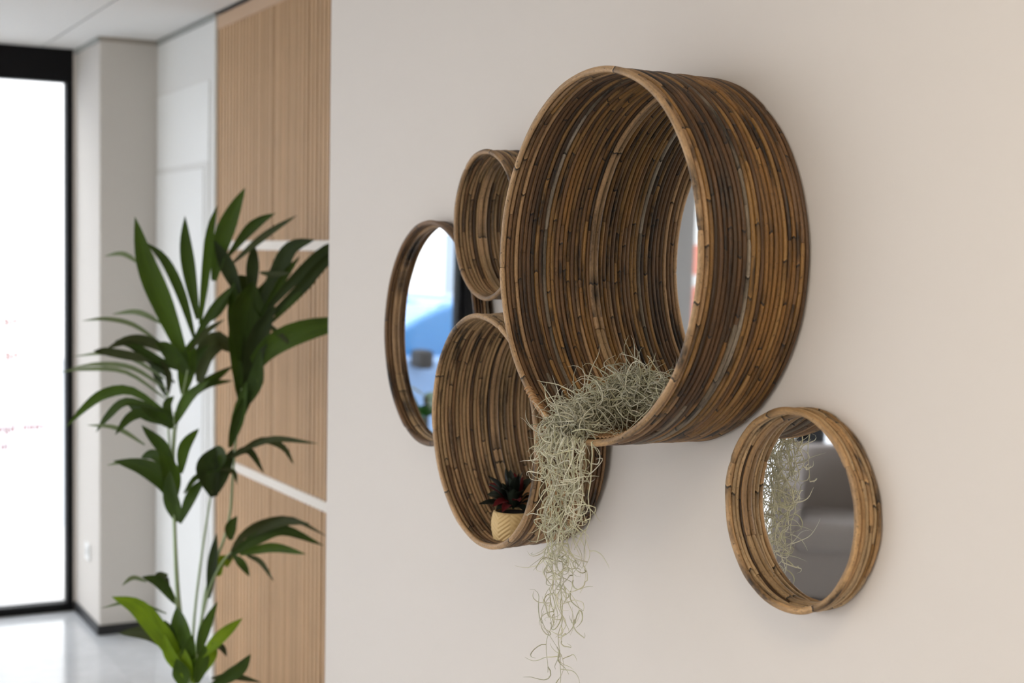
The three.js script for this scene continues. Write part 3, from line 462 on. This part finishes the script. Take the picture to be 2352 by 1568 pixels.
{ // blue car parked along the kerb, front towards -z
  const o = thing('car', 'blue car parked at the kerb outside, seen in the leftmost mirror', 'car', [-10.86, -0.02, 3.4]);
  const paint = new THREE.MeshPhysicalMaterial({ color: srgb('#7393bb'), roughness: 0.35, clearcoat: 1, clearcoatRoughness: 0.05 }), glass = std({ color: srgb('#3f78ad'), roughness: 0.05 }), tyre = std({ color: srgb('#1a1a1a') }), rimM = std({ color: srgb('#c5c8cc'), metalness: 1, roughness: 0.3 });
  const body = new THREE.Shape(); body.moveTo(-2.15, 0.32); body.lineTo(-2.2, 0.6); body.bezierCurveTo(-2.15, 0.85, -1.7, 0.92, -1.0, 1.0); body.lineTo(2.0, 1.02); body.bezierCurveTo(2.15, 0.95, 2.2, 0.7, 2.15, 0.32); body.lineTo(1.75, 0.3); body.absarc(1.38, 0.3, 0.37, 0, Math.PI, false); body.lineTo(-0.98, 0.26); body.absarc(-1.35, 0.3, 0.37, 0, Math.PI, false); body.lineTo(-2.15, 0.32);
  const bg = new THREE.ExtrudeGeometry(body, { depth: 1.62, bevelEnabled: true, bevelSize: 0.06, bevelThickness: 0.07, bevelSegments: 4, curveSegments: 16 }); bg.translate(0, 0, -0.81); bg.rotateY(-Math.PI / 2); part('body', bg, paint, o);
  const cab = new THREE.Shape(); cab.moveTo(-1.05, 0.98); cab.bezierCurveTo(-0.7, 1.2, -0.4, 1.42, -0.1, 1.46); cab.lineTo(1.2, 1.46); cab.bezierCurveTo(1.6, 1.42, 1.8, 1.2, 1.95, 1.0); cab.lineTo(-1.05, 0.98);
  const cg = new THREE.ExtrudeGeometry(cab, { depth: 1.36, bevelEnabled: true, bevelSize: 0.04, bevelThickness: 0.1, bevelSegments: 3, curveSegments: 12 }); cg.translate(0, 0, -0.68); cg.rotateY(-Math.PI / 2); part('windows', cg, glass, o);
  for (const x of [-0.98, 0.98]) part('side_mirror', box(x - 0.1, x + 0.1, 0.98, 1.12, -0.62, -0.5, 0.03), tyre, o);
  part('roof', box(-0.7, 0.7, 1.47, 1.52, -0.15, 1.3, 0.02), paint, o);
  for (const z of [-1.35, 1.38]) for (const x of [-0.78, 0.78]) { const t = new THREE.CylinderGeometry(0.32, 0.32, 0.2, 28); t.rotateZ(Math.PI / 2); t.translate(x, 0.32, z); const w = part('wheel', t, tyre, o); const q = new THREE.CylinderGeometry(0.2, 0.2, 0.21, 20); q.rotateZ(Math.PI / 2); q.translate(x, 0.32, z); part('rim', q, rimM, w); }
  for (const x of [-0.65, 0.65]) part('headlight', box(x - 0.15, x + 0.15, 0.66, 0.8, -2.2, -2.05, 0.03), std({ color: srgb('#dfe6ea'), roughness: 0.1 }), o);
  shade(o);
}
{ const o = thing('banner', 'orange and white banner on a pole outside the street window', 'banner', [-8.2, -0.001, 4.57]);
  const p = new THREE.CylinderGeometry(0.02, 0.02, 2.4, 12); p.translate(0, 1.2, 0); part('pole', p, M.white, o); const f = new THREE.CylinderGeometry(0.2, 0.22, 0.04, 20); f.translate(0, 0.02, 0); part('foot', f, M.blackBase, o);
  const oc = std({ color: srgb('#d9632a') }); part('orange_cloth', box(-0.008, 0.008, 1.77, 1.98, 0.02, 0.4, 0.004), oc, o); part('orange_cloth', box(-0.008, 0.008, 1.42, 1.69, 0.02, 0.4, 0.004), oc, o); part('white_cloth', box(-0.008, 0.008, 1.98, 2.35, 0.02, 0.4, 0.004), M.white, o); part('white_cloth', box(-0.008, 0.008, 1.69, 1.77, 0.02, 0.4, 0.004), M.white, o); shade(o); }
// red vinyl lettering on the tall shop window, read from the street
{
  const font = await new FontLoader().loadAsync('fonts/droid/droid_sans_bold.typeface.json');
  const red = std({ color: srgb('#c2403a'), roughness: 0.5 });
  const o = thing('window_lettering', 'faint red lettering stuck on the tall shop window', 'lettering', [XL - 0.028, 0, 0]);
  const word = (s, zEnd, y, h) => { const g = new TextGeometry(s, { font, size: h, depth: 0.001, curveSegments: 4 }); g.computeBoundingBox(); const w = g.boundingBox.max.x; g.translate(0, 0, 0); g.rotateY(-Math.PI / 2); g.translate(0, y, zEnd); part('word', g, red, o); return w; };
  word('nevu', 0.215, 1.39, 0.045); word('ne i', 0.21, 1.23, 0.045); word('reen', 0.098, 0.89, 0.034); word('bgo', 0.232, 0.885, 0.034); word('le', 0.262, 0.80, 0.034); word('v', 0.296, 2.35, 0.06);
  shade(o);
}
renderer.render(scene, camera);
